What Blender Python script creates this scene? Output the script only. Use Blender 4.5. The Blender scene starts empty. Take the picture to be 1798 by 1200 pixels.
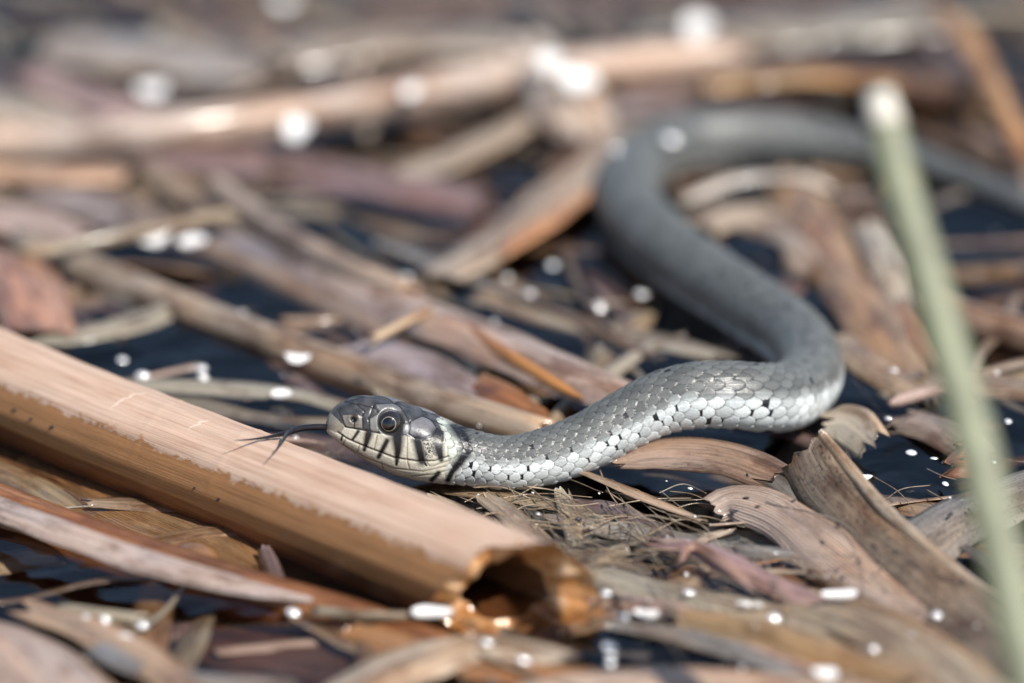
import bpy, math, random
import numpy as np
from mathutils import Vector

# ------------------------------------------------------------------ camera, sky, sun, exposure
MM = 0.001
ELEV = math.radians(22.0)
DIST = 1300.0                       # mm, camera to the plane of sharp focus
PXMM = 8.75                         # photograph pixels per mm in that plane
fwd = np.array([0, math.cos(ELEV), -math.sin(ELEV)])
upv = np.array([0, math.sin(ELEV), math.cos(ELEV)])
rgt = np.array([1.0, 0, 0])
CAM = -DIST*fwd + 30.86*upv

scene = bpy.context.scene
col = scene.collection
cam_d = bpy.data.cameras.new('camera')
cam = bpy.data.objects.new('camera', cam_d); col.objects.link(cam)
cam.location = Vector(CAM*MM)
cam.rotation_euler = (math.pi/2 - ELEV, 0, 0)
cam_d.sensor_width = 36
cam_d.lens = 36*DIST/(1798/PXMM)
cam_d.clip_start = 0.05; cam_d.clip_end = 500
cam_d.dof.use_dof = True
cam_d.dof.focus_distance = (DIST - 2.5)*MM
cam_d.dof.aperture_fstop = 5.0
scene.camera = cam

SUN_EL = math.radians(50); SUN_AZ = math.radians(-46)      # azimuth from +x, towards the camera
sdir = Vector((math.cos(SUN_EL)*math.cos(SUN_AZ), math.cos(SUN_EL)*math.sin(SUN_AZ), math.sin(SUN_EL)))
world = bpy.data.worlds.new('World'); scene.world = world
world.use_nodes = True
nt = world.node_tree; nt.nodes.clear()
sky = nt.nodes.new('ShaderNodeTexSky'); sky.sky_type = 'NISHITA'; sky.sun_disc = False
sky.sun_elevation = SUN_EL; sky.sun_rotation = math.atan2(sdir.x, sdir.y)
bg = nt.nodes.new('ShaderNodeBackground'); bg.inputs['Strength'].default_value = 0.1
wo = nt.nodes.new('ShaderNodeOutputWorld')
nt.links.new(sky.outputs[0], bg.inputs[0]); nt.links.new(bg.outputs[0], wo.inputs[0])
sun_d = bpy.data.lights.new('sun', 'SUN'); sun_d.energy = 4.6; sun_d.angle = math.radians(0.5); sun_d.color = (1, .95, .88)
sun = bpy.data.objects.new('sun', sun_d); col.objects.link(sun)
sun.rotation_euler = (-sdir).to_track_quat('-Z', 'Y').to_euler()
vs = scene.view_settings
vs.view_transform = 'Standard'; vs.look = 'None'; vs.gamma = 1; vs.exposure = 0.38; vs.use_curve_mapping = False
scene.cycles.use_denoising = True
scene.cycles.max_bounces = 8; scene.cycles.transparent_max_bounces = 12
scene.cycles.sample_clamp_indirect = 4

rng = np.random.default_rng(11)
random.seed(11)

# ------------------------------------------------------------------ helpers
def at(px, py, z=0.0):
    """point (mm) at height z seen at a pixel of the 1798x1200 photograph"""
    d = fwd + (px-899)/PXMM/DIST*rgt + (600-py)/PXMM/DIST*upv
    t = (z-CAM[2])/d[2]
    return CAM + t*d

def depth(p): return float(np.dot(p-CAM, fwd))

def cr(pts, n):
    """Catmull-Rom through rows of pts, n samples, evened out along the length of the first 3 columns"""
    P = np.asarray(pts, float)
    if len(P) == 2:
        t = np.linspace(0, 1, n)[:, None]
        return P[0]*(1-t) + P[1]*t
    Q = np.vstack([2*P[0]-P[1], P, 2*P[-1]-P[-2]])
    out = []
    for i in range(len(P)-1):
        p0, p1, p2, p3 = Q[i:i+4]
        t = np.linspace(0, 1, 40, endpoint=False)[:, None]
        out.append(.5*((2*p1)+(-p0+p2)*t+(2*p0-5*p1+4*p2-p3)*t*t+(-p0+3*p1-3*p2+p3)*t**3))
    out.append(P[-1][None]); S = np.vstack(out)
    L = np.r_[0, np.cumsum(np.linalg.norm(np.diff(S[:, :3], axis=0), axis=1))]
    q = np.linspace(0, L[-1], n)
    return np.stack([np.interp(q, L, S[:, k]) for k in range(S.shape[1])], 1)

def mesh_obj(name, V, F, mat, parent=None, uv=None, colr=None, vcol=None, smooth=True, origin=None):
    V = np.asarray(V, float)
    o3 = np.zeros(3) if origin is None else np.asarray(origin, float)
    me = bpy.data.meshes.new(name)
    if isinstance(F, np.ndarray):
        nF = len(F); me.vertices.add(len(V)); me.vertices.foreach_set('co', ((V-o3)*MM).ravel())
        k = F.shape[1]
        me.loops.add(nF*k); me.loops.foreach_set('vertex_index', F.ravel())
        me.polygons.add(nF); me.polygons.foreach_set('loop_start', np.arange(0, nF*k, k)); me.polygons.foreach_set('loop_total', np.full(nF, k))
        me.update(calc_edges=True)
    else:
        me.from_pydata(((V-o3)*MM).tolist(), [], F)
    if uv is not None:
        ul = me.uv_layers.new(name='UVMap')
        li = np.empty(len(me.loops), int); me.loops.foreach_get('vertex_index', li)
        ul.data.foreach_set('uv', np.asarray(uv, float)[li].ravel())
    if vcol is not None:
        at_ = me.color_attributes.new('Col', 'FLOAT_COLOR', 'POINT')
        at_.data.foreach_set('color', np.c_[vcol, np.ones(len(V))].ravel())
    me.polygons.foreach_set('use_smooth', [smooth]*len(me.polygons))
    if mat is not None: me.materials.append(mat)
    me.validate(); me.update()
    o = bpy.data.objects.new(name, me); col.objects.link(o)
    o.location = Vector(o3*MM)
    if parent is not None:
        o.parent = parent; o.location = Vector(o3*MM) - parent.location
    if colr is not None:
        cl = np.asarray(colr, float); cl = (cl*.9+.1*cl.mean())*.88; o.color = (*cl, 1)
    return o

def tag(o, label, cat, group=None):
    o['label'] = label; o['category'] = cat
    if group: o['group'] = group
    return o

def empty(name, loc):
    o = bpy.data.objects.new(name, None); o.empty_display_size = .01; col.objects.link(o); o.location = Vector(np.asarray(loc)*MM)
    return o

def frames(S):
    T = np.gradient(S, axis=0); T /= np.linalg.norm(T, axis=1)[:, None]
    z = np.array([0, 0, 1.0])
    N = z - T*(T@z)[:, None]; N /= np.maximum(np.linalg.norm(N, axis=1), 1e-6)[:, None]
    return T, N, np.cross(T, N)

def grid_faces(nr, nc, wrap):
    i = np.arange(nr-1)[:, None]; j = np.arange(nc if wrap else nc-1)[None]
    j2 = (j+1) % nc
    return np.stack([i*nc+j, i*nc+j2, (i+1)*nc+j2, (i+1)*nc+j], -1).reshape(-1, 4)

# ------------------------------------------------------------------ materials
def new_mat(name):
    m = bpy.data.materials.new(name); m.use_nodes = True
    n = m.node_tree.nodes; n.clear()
    out = n.new('ShaderNodeOutputMaterial')
    return m, n, m.node_tree.links, out

def math_node(n, l, op, a, b=None, clamp=False):
    x = n.new('ShaderNodeMath'); x.operation = op; x.use_clamp = clamp
    for k, v in enumerate((a, b)):
        if v is None: continue
        if isinstance(v, (int, float)): x.inputs[k].default_value = v
        else: l.new(v, x.inputs[k])
    return x.outputs[0]

def mix_col(n, l, mode, fac, a, b):
    x = n.new('ShaderNodeMix'); x.data_type = 'RGBA'; x.blend_type = mode
    for s, v in ((x.inputs[0], fac), (x.inputs[6], a), (x.inputs[7], b)):
        if hasattr(v, 'links'): l.new(v, s)
        elif isinstance(v, (int, float)): s.default_value = v
        else: s.default_value = (*v, 1)
    return x.outputs[2]

def ramp(n, l, src, stops):
    r = n.new('ShaderNodeValToRGB'); e = r.color_ramp.elements
    while len(e) < len(stops): e.new(.5)
    for k, (p, c) in enumerate(stops):
        e[k].position = p; e[k].color = (c, c, c, 1) if isinstance(c, (int, float)) else (*c, 1)
    l.new(src, r.inputs[0]); return r.outputs[0]

def reed_material(name, rough=.32, stain=.72, streak=1.0, speck=.3, ribs=0.0):
    """dead reed: the object's own colour, broken by fibres along the length, stains and specks"""
    m, n, l, out = new_mat(name)
    b = n.new('ShaderNodeBsdfPrincipled'); l.new(b.outputs[0], out.inputs[0])
    uv = n.new('ShaderNodeUVMap'); oi = n.new('ShaderNodeObjectInfo')
    off = n.new('ShaderNodeCombineXYZ'); l.new(math_node(n, l, 'MULTIPLY', oi.outputs['Random'], 500.), off.inputs[2])
    def tex(sx, sy, detail=4, rg=.6):
        mp = n.new('ShaderNodeVectorMath'); mp.operation = 'MULTIPLY'; mp.inputs[1].default_value = (sx, sy, 1); l.new(uv.outputs[0], mp.inputs[0])
        ad = n.new('ShaderNodeVectorMath'); ad.operation = 'ADD'; l.new(mp.outputs[0], ad.inputs[0]); l.new(off.outputs[0], ad.inputs[1])
        t = n.new('ShaderNodeTexNoise'); t.inputs['Scale'].default_value = 1; t.inputs['Detail'].default_value = detail; t.inputs['Roughness'].default_value = rg
        l.new(ad.outputs[0], t.inputs['Vector']); return t.outputs[0]
    fib = tex(.05, 2.6, 5, .7); fib2 = tex(.02, .7, 3); blot = tex(.06, .16, 5, .65); spk = tex(1.1, 1.6, 2); tint = tex(.03, .1, 2)
    c = oi.outputs['Color']
    c = mix_col(n, l, 'MULTIPLY', streak*.9, c, ramp(n, l, fib, [(.3, .35), (.5, 1.0), (.7, 1.3)]))
    c = mix_col(n, l, 'MULTIPLY', streak*.8, c, ramp(n, l, fib2, [(.32, .5), (.5, 1.0), (.7, 1.2)]))
    c = mix_col(n, l, 'MULTIPLY', .8, c, ramp(n, l, tint, [(.35, (1.05, .88, .74)), (.5, (1, 1, 1)), (.66, (.90, .97, 1.08))]))
    c = mix_col(n, l, 'MULTIPLY', stain, c, ramp(n, l, blot, [(.38, (.26, .14, .06)), (.53, (1, 1, 1))]))
    c = mix_col(n, l, 'MULTIPLY', speck, c, ramp(n, l, spk, [(.30+.09*speck, .10), (.37+.09*speck, 1.0)]))
    h = fib
    if ribs:
        sp = n.new('ShaderNodeSeparateXYZ'); l.new(uv.outputs[0], sp.inputs[0])
        sn = math_node(n, l, 'SINE', math_node(n, l, 'MULTIPLY', sp.outputs[1], ribs))
        c = mix_col(n, l, 'MULTIPLY', .7, c, ramp(n, l, math_node(n, l, 'MULTIPLY_ADD', sn, .5), [(.0, (.45, .33, .3)), (.4, (1.1, 1.08, 1.05))]))
        h = math_node(n, l, 'ADD', h, math_node(n, l, 'MULTIPLY', sn, .3))
    l.new(c, b.inputs['Base Color'])
    l.new(ramp(n, l, blot, [(.35, rough*.55), (.6, rough*1.2)]), b.inputs['Roughness'])
    b.inputs['Coat Weight'].default_value = .45; b.inputs['Coat Roughness'].default_value = .12
    bp = n.new('ShaderNodeBump'); bp.inputs['Strength'].default_value = .55; bp.inputs['Distance'].default_value = .0005
    l.new(h, bp.inputs['Height']); l.new(bp.outputs[0], b.inputs['Normal'])
    return m
M_REED = reed_material('dead_reed')
M_RIB = reed_material('ribbed_leaf', ribs=8, stain=.45)
M_SPECK = reed_material('speckled_leaf', speck=.75, stain=.8, rough=.5)
M_WET = reed_material('soaked_leaf', rough=.16, stain=.6, speck=.2)

def plain(name, c, rough=.5, spec=.5, coat=0, noise=0, scale=900):
    m, n, l, out = new_mat(name)
    b = n.new('ShaderNodeBsdfPrincipled'); l.new(b.outputs[0], out.inputs[0])
    b.inputs['Roughness'].default_value = rough; b.inputs['Specular IOR Level'].default_value = spec
    b.inputs['Coat Weight'].default_value = coat; b.inputs['Coat Roughness'].default_value = .04
    tc = n.new('ShaderNodeTexCoord'); t = n.new('ShaderNodeTexNoise'); t.inputs['Scale'].default_value = scale; t.inputs['Detail'].default_value = 3
    l.new(tc.outputs['Object'], t.inputs['Vector'])
    l.new(mix_col(n, l, 'MULTIPLY', noise, c, ramp(n, l, t.outputs[0], [(.35, .4), (.6, 1.15)])), b.inputs['Base Color'])
    return m
M_PETAL_GLINT = plain('petal_glint_flake', (.86, .85, .83), .45, noise=.15, scale=400)
M_SEED = plain('black_seed', (.012, .012, .016), .3)
M_TONGUE = plain('tongue', (.013, .011, .014), .25, noise=.3)
M_GRASS = plain('green_grass', (.21, .225, .14), .5, noise=.4, scale=120)
M_MUD = plain('mud', (.03, .022, .014), .8, noise=.6, scale=60)

m, n, l, out = new_mat('droplet'); M_GLINT_DROP = m
b = n.new('ShaderNodeBsdfPrincipled'); b.inputs['Base Color'].default_value = (.88, .88, .87, 1); b.inputs['Metallic'].default_value = .4; b.inputs['Roughness'].default_value = .14  # whitish part-metal base: sun glints painted into the bead colour
l.new(b.outputs[0], out.inputs[0])

# water: clear surface that mirrors by its angle, brown-stained body of water below it
m, n, l, out = new_mat('pond_water'); M_WATER = m
mx = n.new('ShaderNodeMixShader'); tr = n.new('ShaderNodeBsdfTransparent'); gl = n.new('ShaderNodeBsdfGlossy'); gl.inputs['Roughness'].default_value = .015
fr = n.new('ShaderNodeFresnel'); fr.inputs[0].default_value = 1.33
tc = n.new('ShaderNodeTexCoord')
t1 = n.new('ShaderNodeTexNoise'); t1.inputs['Scale'].default_value = 45; t1.inputs['Detail'].default_value = 1.5; t1.inputs['Distortion'].default_value = .8
l.new(tc.outputs['Object'], t1.inputs['Vector'])
bp = n.new('ShaderNodeBump'); bp.inputs['Strength'].default_value = .5; bp.inputs['Distance'].default_value = .0026
l.new(t1.outputs[0], bp.inputs['Height'])
l.new(bp.outputs[0], gl.inputs['Normal']); l.new(bp.outputs[0], fr.inputs['Normal'])
l.new(fr.outputs[0], mx.inputs[0]); l.new(tr.outputs[0], mx.inputs[1]); l.new(gl.outputs[0], mx.inputs[2]); l.new(mx.outputs[0], out.inputs[0])
va = n.new('ShaderNodeVolumeAbsorption'); va.inputs['Color'].default_value = (.66, .46, .24, 1); va.inputs['Density'].default_value = 42
l.new(va.outputs[0], out.inputs['Volume'])

# ------------------------------------------------------------------ builders for the litter
def screen_factor(p, T, side):
    """how wide one mm along `side` looks, square to the piece, from the photograph's standpoint"""
    def pr(v): return np.array([v@rgt, v@upv])
    t = pr(T); s = pr(side); t /= max(np.linalg.norm(t), 1e-6)
    return abs(s[0]*t[1]-s[1]*t[0])

def blade(name, pts, wpx, colr, mat=None, roll=0, curl=.12, thick=.45, w0=.8, w1=.8, n=36, nv=9, wav=.25, rag=1.5, world=False, wmm=None, split=0):
    """a strip of leaf with thickness: pts (pixel, pixel, height mm) or world mm; wpx its apparent width"""
    P = np.array([p if world else at(*p) for p in pts])
    S = cr(P, n)
    T, N, B = frames(S)
    rl = np.radians(np.interp(np.linspace(0, 1, n), np.linspace(0, 1, len(roll)), roll) if isinstance(roll, (list, tuple)) else np.full(n, roll))
    side = B*np.cos(rl)[:, None] + N*np.sin(rl)[:, None]
    nor = np.cross(side, T); nor *= np.sign(nor[:, 2:3]+1e-9)
    k = n//2
    if wmm is None:
        f = max(np.mean([screen_factor(S[i], T[i], side[i]) for i in range(0, n, 4)]), .36)
        wmm = wpx/PXMM*depth(S[k])/DIST/f
    u = np.linspace(0, 1, n)
    prof = np.interp(u, [0, .12, .5, .88, 1], [w0, (1+w0)/2 if w0 > .3 else .7, 1, (1+w1)/2 if w1 > .3 else .7, w1])
    ph = rng.uniform(0, 6.28, 4)
    L = np.linalg.norm(np.diff(S, axis=0), axis=1).sum()
    v = np.linspace(-1, 1, nv)
    prof = prof*(1+.06*np.sin(u*L/9+ph[0])+.04*np.sin(u*L/3.1+ph[1]))
    e0 = rng.normal(0, rag, nv); e1 = rng.normal(0, rag, nv)
    env0 = np.clip(1-u*L/8, 0, 1)[:, None]; env1 = np.clip(1-(1-u)*L/8, 0, 1)[:, None]
    C = S[:, None]+side[:, None]*(v[None, :, None]*(wmm/2*prof)[:, None, None])
    hgt = -curl*wmm*(v**2)[None]*prof[:, None] + wav*np.sin(u*L/11+ph[2])[:, None] + wav*.7*np.sin(u*L/6+ph[3])[:, None]*v[None]
    if split: hgt = hgt - split*np.exp(-(v/.12)**2)[None]
    C = C + nor[:, None]*hgt[..., None] + T[:, None]*((e0[None]*env0+e1[None]*env1))[..., None]
    th = thick*(1-.75*np.abs(v)**3)[None, :, None]
    top = C+nor[:, None]*th/2; bot = C-nor[:, None]*th/2
    ring = np.concatenate([top, bot[:, ::-1]], 1)               # closed ring per station
    nc = 2*nv
    V = ring.reshape(-1, 3)
    F = [tuple(f) for f in grid_faces(n, nc, True)]
    for i in (0, n-1):
        for j in range(nv-1):
            q = [i*nc+j, i*nc+j+1, i*nc+nc-2-j, i*nc+nc-1-j]
            F.append(tuple(q if i == 0 else q[::-1]))
    vv = np.concatenate([v, v[::-1]])*wmm/2
    uv = np.stack([np.repeat(u*L, nc), np.tile(vv, n)], 1)
    o = S[k].copy()
    return mesh_obj(name, V, F, mat or M_REED, uv=uv, colr=colr, origin=o)

def stem(name, pts, rpx, colr, mat=None, n=40, na=20, hollow=.6, rag=1.2, r1=1.0, world=False, rmm=None, nodes=()):
    """a reed stalk: tube with a ragged, hollow end at both ends"""
    P = np.array([p if world else at(*p) for p in pts])
    S = cr(P, n); T, N, B = frames(S)
    if rmm is None: rmm = rpx/PXMM*depth(S[n//2])/DIST
    u = np.linspace(0, 1, n); L = np.linalg.norm(np.diff(S, axis=0), axis=1).sum()
    r = rmm*np.linspace(1, r1, n)*(1+.03*np.sin(u*L/13+rng.uniform(0, 6)))
    for q in nodes: r = r*(1+.14*np.exp(-((u-q)*L/1.2)**2))
    a = np.arange(na)/na*2*np.pi
    dirs = N[:, None]*np.cos(a)[None, :, None]+B[:, None]*np.sin(a)[None, :, None]
    e0 = rng.normal(0, rag, na); e1 = rng.normal(0, rag, na)
    en = (np.clip(1-u*L/10, 0, 1)[:, None]*e0[None]+np.clip(1-(1-u)*L/10, 0, 1)[:, None]*e1[None])
    outer = S[:, None]+dirs*(r[:, None]*(1+.03*np.sin(3*a)[None]))[..., None]+T[:, None]*en[..., None]
    inner = S[:, None]+dirs*(r*hollow)[:, None, None]+T[:, None]*(en*.8)[..., None]
    V = np.concatenate([outer.reshape(-1, 3), inner.reshape(-1, 3)])
    G = grid_faces(n, na, True); off = n*na
    F = [tuple(f[::-1]) for f in G]+[tuple(f+off) for f in G]
    for j in range(na):
        k = (j+1) % na
        F.append((j, k, off+k, off+j)); b = (n-1)*na
        F.append((b+k, b+j, off+b+j, off+b+k))
    uv1 = np.stack([np.repeat(u*L, na), np.tile(np.abs(a-np.pi)*rmm, n)], 1)
    return mesh_obj(name, V, F, mat or M_REED, uv=np.vstack([uv1, uv1]), colr=colr, origin=S[n//2])

def sweep(S, R, na=12):
    """solid tapered tube along S (mm) with radii R; vertices and faces"""
    T, N, B = frames(S); a = np.arange(na)/na*2*np.pi
    V = S[:, None]+(N[:, None]*np.cos(a)[None, :, None]+B[:, None]*np.sin(a)[None, :, None])*np.asarray(R)[:, None, None]
    n = len(S); F = [tuple(int(x) for x in f[::-1]) for f in grid_faces(n, na, True)]
    F.append(tuple(range(na))); F.append(tuple(range((n-1)*na, n*na))[::-1])
    return V.reshape(-1, 3), F

def fibre(name, pts, r, colr, mat=None, world=False):
    P = np.array([p if world else at(*p) for p in pts]); S = cr(P, 24)
    V, F = sweep(S, r*np.linspace(1, .5, 24), 6)
    uv = np.stack([V[:, 0], V[:, 1]*.3], 1)
    return mesh_obj(name, V, F, mat or M_REED, uv=uv, colr=colr, origin=S[12])

# colours of the dead reed (linear albedo)
TAN = (.46, .33, .22); PINK = (.50, .36, .28); PALE = (.55, .46, .36); BROWN = (.22, .13, .07); RUST = (.40, .16, .04)
ORANGE = (.5, .22, .06); MAUVE = (.24, .16, .15); GREY = (.27, .24, .21); DARK = (.08, .055, .04); STRAW = (.42, .35, .24); PURPLE = (.32, .2, .19)

# ------------------------------------------------------------------ setting: mud bed and water
def plane(name, size, z, mat, cx=0, cy=0):
    s = size/2
    return mesh_obj(name, [(cx-s, cy-s, z), (cx+s, cy-s, z), (cx+s, cy+s, z), (cx-s, cy+s, z)], [(0, 1, 2, 3)], mat)
ground = plane('ground', 200000, -70, M_MUD); ground['kind'] = 'structure'

# centre line of the snake (pixel, pixel, height, radius in mm); the first points are the head
SN = [(573, 742, 12.9, 6), (640, 758.4, 10.95, 6), (705, 774.4, 9.05, 6), (770, 790.3, 7.15, 5.8), (830, 805, 5.4, 5.5),
      (880, 813, 4.4, 5.4), (930, 809, 4.5, 5.6), (985, 794, 5.6, 5.8), (1040, 771, 7.6, 5.9), (1100, 738, 10.4, 6.1), (1160, 709, 13.0, 6.4), (1220, 695, 14.3, 6.7),
      (1280, 694, 13.8, 6.8), (1335, 698, 11.8, 6.9), (1385, 695, 8.6, 6.9), (1418, 668, 6.4, 6.9), (1418, 628, 5.4, 7.0), (1388, 588, 5.0, 7.1), (1326, 545, 4.8, 7.2),
      (1235, 485, 4.6, 7.3), (1150, 422, 4.6, 7.4), (1103, 355, 4.5, 7.3), (1122, 288, 4.4, 7.0), (1190, 250, 4.2, 6.8), (1270, 239, 4, 6.5), (1360, 240, 3.6, 6.0),
      (1450, 250, 2.8, 5.2), (1530, 265, 2.0, 4.4), (1620, 288, 1.2, 3.7), (1720, 325, .8, 3.1), (1810, 365, .4, 2.5), (1900, 400, -1, 1.6), (1980, 425, -3, .5)]
SNW = np.array([[*at(a, b, c), r] for a, b, c, r in SN])
CANE = np.array([at(-130, 622, 3.2), at(150, 742, 3.2), at(480, 872, 3.5), at(905, 1040, 4.8)])

# water: a fine sheet with ripples and the rise along the cane and the snake, one skirt far out, closed below
gx = np.arange(-150, 151, 1.0); gy = np.arange(-140, 461, 1.25)
X, Y = np.meshgrid(gx, gy, indexing='ij')
H = .18*np.sin(X/13+Y/29+1)*np.sin(Y/17-X/40)+.10*np.sin(X/5.3-Y/9+2)*np.sin(Y/7.1+X/23)
def rise(poly, rad, amp, fall):
    global H
    best = np.full(X.shape, 1e9)
    for p, r in zip(poly, rad): best = np.minimum(best, np.hypot(X-p[0], Y-p[1])-r)
    H = H+amp*np.exp(-np.clip(best, 0, None)/fall)
cs = cr(CANE, 160); rise(cs, np.full(160, 10.3), 1.5, 1.9)
ss = cr(SNW, 260); ss = ss[(ss[:, 2]-ss[:, 3] < 1.0)]; rise(ss, np.sqrt(np.maximum(ss[:, 3]**2-ss[:, 2]**2, .3)), .8, 1.5)
edge = np.minimum(np.minimum(X+150, 150-X), np.minimum(Y+140, 460-Y)); H = H*np.clip(edge/15, 0, 1)
V = np.stack([X, Y, H], -1).reshape(-1, 3); nx, ny = X.shape
F = [tuple(f[::-1]) for f in grid_faces(nx, ny, False)]      # facing up
loop = [i*ny for i in range(nx)]+[(nx-1)*ny+j for j in range(1, ny)]+[i*ny+ny-1 for i in range(nx-2, -1, -1)]+[j for j in range(ny-2, 0, -1)]
Vl = V.tolist(); m0 = len(Vl)
for i in loop: p = V[i]; Vl.append([p[0]*60, (p[1]-160)*60+160, 0])
m1 = len(Vl)
for i in loop: p = V[i]; Vl.append([p[0]*60, (p[1]-160)*60+160, -66])
nl = len(loop)
for k in range(nl):
    k2 = (k+1) % nl
    F.append((loop[k], m0+k, m0+k2, loop[k2])); F.append((m0+k, m1+k, m1+k2, m0+k2))
F.append(tuple(range(m1, m1+nl))[::-1])
water = mesh_obj('water', Vl, F, M_WATER); water['kind'] = 'structure'

# ------------------------------------------------------------------ the snake
def build_snake():
    root = empty('grass_snake', (at(1000, 840, 0)))
    tag(root, 'grey grass snake with pale collar, barred lips and forked tongue, winding over wet reeds', 'snake')
    dense = cr(SNW, 6000)
    Ld = np.r_[0, np.cumsum(np.linalg.norm(np.diff(dense[:, :3], axis=0), axis=1))]
    tot = Ld[-1]
    s = np.concatenate([np.array([0, .04, .1, .18, .28, .4]), np.arange(.55, 32, .14), np.arange(32, 125, .2), np.arange(125, tot, .5)])
    C = np.stack([np.interp(s, Ld, dense[:, k]) for k in range(3)], 1); R = np.interp(s, Ld, dense[:, 3])
    # smooth frames
    Cs = C.copy()
    T = np.stack([np.interp(s, Ld, g) for g in np.gradient(dense[:, :3], Ld, axis=0).T], 1); T /= np.linalg.norm(T, axis=1)[:, None]
    z = np.array([0, 0, 1.]); N = z-T*(T@z)[:, None]; N /= np.linalg.norm(N, axis=1)[:, None]; B = np.cross(T, N)   # B points away from the camera along the head
    M = 260
    th = np.arange(M)/M*2*np.pi; th = np.where(th > np.pi, th-2*np.pi, th)
    n = len(s)
    TH = np.broadcast_to(th, (n, M)); SS = np.broadcast_to(s[:, None], (n, M))
    # cross-section of head and body
    hx = [0, .1, .5, 1.2, 2, 4, 5.9, 8.5, 10.7, 15.4, 20.4, 23, 25.6, 28, 31]
    zt = np.interp(s, hx, [.25, 1.6, 2.9, 4.0, 4.9, 6.5, 7.2, 7.5, 7.6, 7.3, 6.6, 6.1, 5.5, 5.35, 5.45])
    zb = np.interp(s, hx, [.25, 1.0, 1.6, 2.0, 2.3, 3.2, 3.9, 5.0, 5.6, 6.6, 6.6, 6.4, 6.1, 5.8, 5.5])
    wd = np.interp(s, hx, [.25, 1.5, 2.5, 3.2, 3.7, 4.5, 5.0, 5.6, 6.1, 7.1, 7.5, 7.2, 6.3, 5.6, 5.45])
    def sm(a):
        k = np.exp(-np.linspace(-2, 2, 15)**2); k /= k.sum(); b = np.convolve(np.pad(a, 7, mode='edge'), k, 'valid'); b[:6] = a[:6]; return b
    zt, zb, wd = sm(zt), sm(zb), sm(wd)
    hb = np.clip((s-27)/5, 0, 1); zt = zt*(1-hb)+R*hb; zb = zb*(1-hb)+R*hb; wd = wd*(1-hb)+R*hb
    p = 2.5*(1-hb)+2.0*hb
    ct, st = np.cos(TH), np.sin(TH)
    vert = np.where(ct >= 0, zt[:, None], zb[:, None])
    pp = p[:, None]
    rad = (np.abs(ct/vert)**pp+np.abs(st/wd[:, None])**pp)**(-1/pp)
    yl = rad*st; zl = rad*ct                          # local: yl along B, zl along N
    # ---- head drawing, in the side view of the head (X along the head, W up the cheek), the same on both cheeks
    ca, sa = .971, .2385
    def hp(pts): return [(((x-573)*ca+(y-742)*sa)/PXMM, (-(y-742)*ca+(x-573)*sa)/PXMM) for x, y in pts]
    W = zl*.927-np.abs(yl)*.375
    head = s < 34; nh = int(head.sum())
    Xh = SS[:nh]; Wh = W[:nh]
    def dist(pts):
        q = hp(pts); best = np.full(Xh.shape, 1e9); par = np.zeros(Xh.shape)
        for i in range(len(q)-1):
            (x0, y0), (x1, y1) = q[i], q[i+1]; dx, dy = x1-x0, y1-y0; L2 = dx*dx+dy*dy+1e-9
            t = np.clip(((Xh-x0)*dx+(Wh-y0)*dy)/L2, 0, 1); d = np.hypot(Xh-x0-t*dx, Wh-y0-t*dy)
            par = np.where(d < best, (i+t)/(len(q)-1), par); best = np.minimum(best, d)
        return best, par
    def inside(pts):
        q = hp(pts); r = np.zeros(Xh.shape, bool); j = len(q)-1
        for i in range(len(q)):
            (xi, yi), (xj, yj) = q[i], q[j]
            c = ((yi > Wh) != (yj > Wh)) & (Xh < (xj-xi)*(Wh-yi)/(yj-yi+1e-9)+xi); r ^= c; j = i
        return r
    colv = np.zeros((n, M, 3)); disp = np.zeros((n, M))
    # ---- body scales
    rows = 17; span = math.radians(262); pitch = span/rows
    Ls = 2.95*R/6.3; Ls = np.where(s < 45, Ls*(.72+.28*np.clip((s-26)/19, 0, 1)), Ls)
    phi = np.r_[0, np.cumsum(np.diff(s)/((Ls[1:]+Ls[:-1])/2))][:, None]+0*TH
    xt = np.abs(TH)/(span/2); rho = np.sign(TH)*(rows/2)*np.where(xt < 1, xt*(1.34-.34*xt), 1+(xt-1)*.66)
    vent = np.abs(TH) > span/2
    best = np.full((n, M), -9.); bq = np.ones((n, M)); bd = np.zeros((n, M)); bj = np.zeros((n, M), int); bk = np.zeros((n, M), int); br = np.zeros((n, M))
    cand = []
    for dj in (-1, 0, 1):
        j = np.clip(np.round(rho).astype(int)+dj, -(rows//2), rows//2)
        offp = .5*(np.abs(j) % 2)
        for dk in (-1, 0, 1):
            k = np.round(phi-offp).astype(int)+dk
            dp = phi-offp-k; dr = rho-j
            q = np.abs(dp/.78)**2.3+np.abs(dr/.70)**2.1
            h = .5+.55*dp-.35*dr**2-.30*np.clip(np.abs(dp)-.45, 0, 1)
            h = np.where(q < 1, h, -5)
            cand.append((q, dp)); w = h > best
            best = np.where(w, h, best); bq = np.where(w, q, bq); bd = np.where(w, dp, bd); bj = np.where(w, j, bj); bk = np.where(w, k, bk); br = np.where(w, dr, br)
    gap = np.full((n, M), 9.)
    for q, dp in cand:
        g = np.where((dp > bd+.15) & (q >= 1), q-1, 9.); gap = np.minimum(gap, g)
    seam = np.clip(1-gap/.36, 0, 1)
    kv = np.floor(phi).astype(int); dv = phi-kv
    hv = .15+.8*dv-.9*np.clip(dv-.88, 0, 1)*5
    seamv = np.clip(1-dv/.1, 0, 1)
    hgt = np.where(vent, hv, np.where(best > -4, best, 0)); seam = np.where(vent, seamv, seam)
    keel = np.exp(-(br/.10)**2)*(np.abs(bj) < 7)*(~vent)*.10
    r_ = np.random.default_rng(5); tab = r_.random((64, 4096))
    idr = tab[(bj+32) % 64, np.where(vent, kv, bk) % 4096]; idr2 = tab[(bj+11) % 64, (np.where(vent, kv, bk)*7+3) % 4096]
    amp = .44*R/6.3*np.clip((s-22.5)/5, 0, 1)
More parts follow.
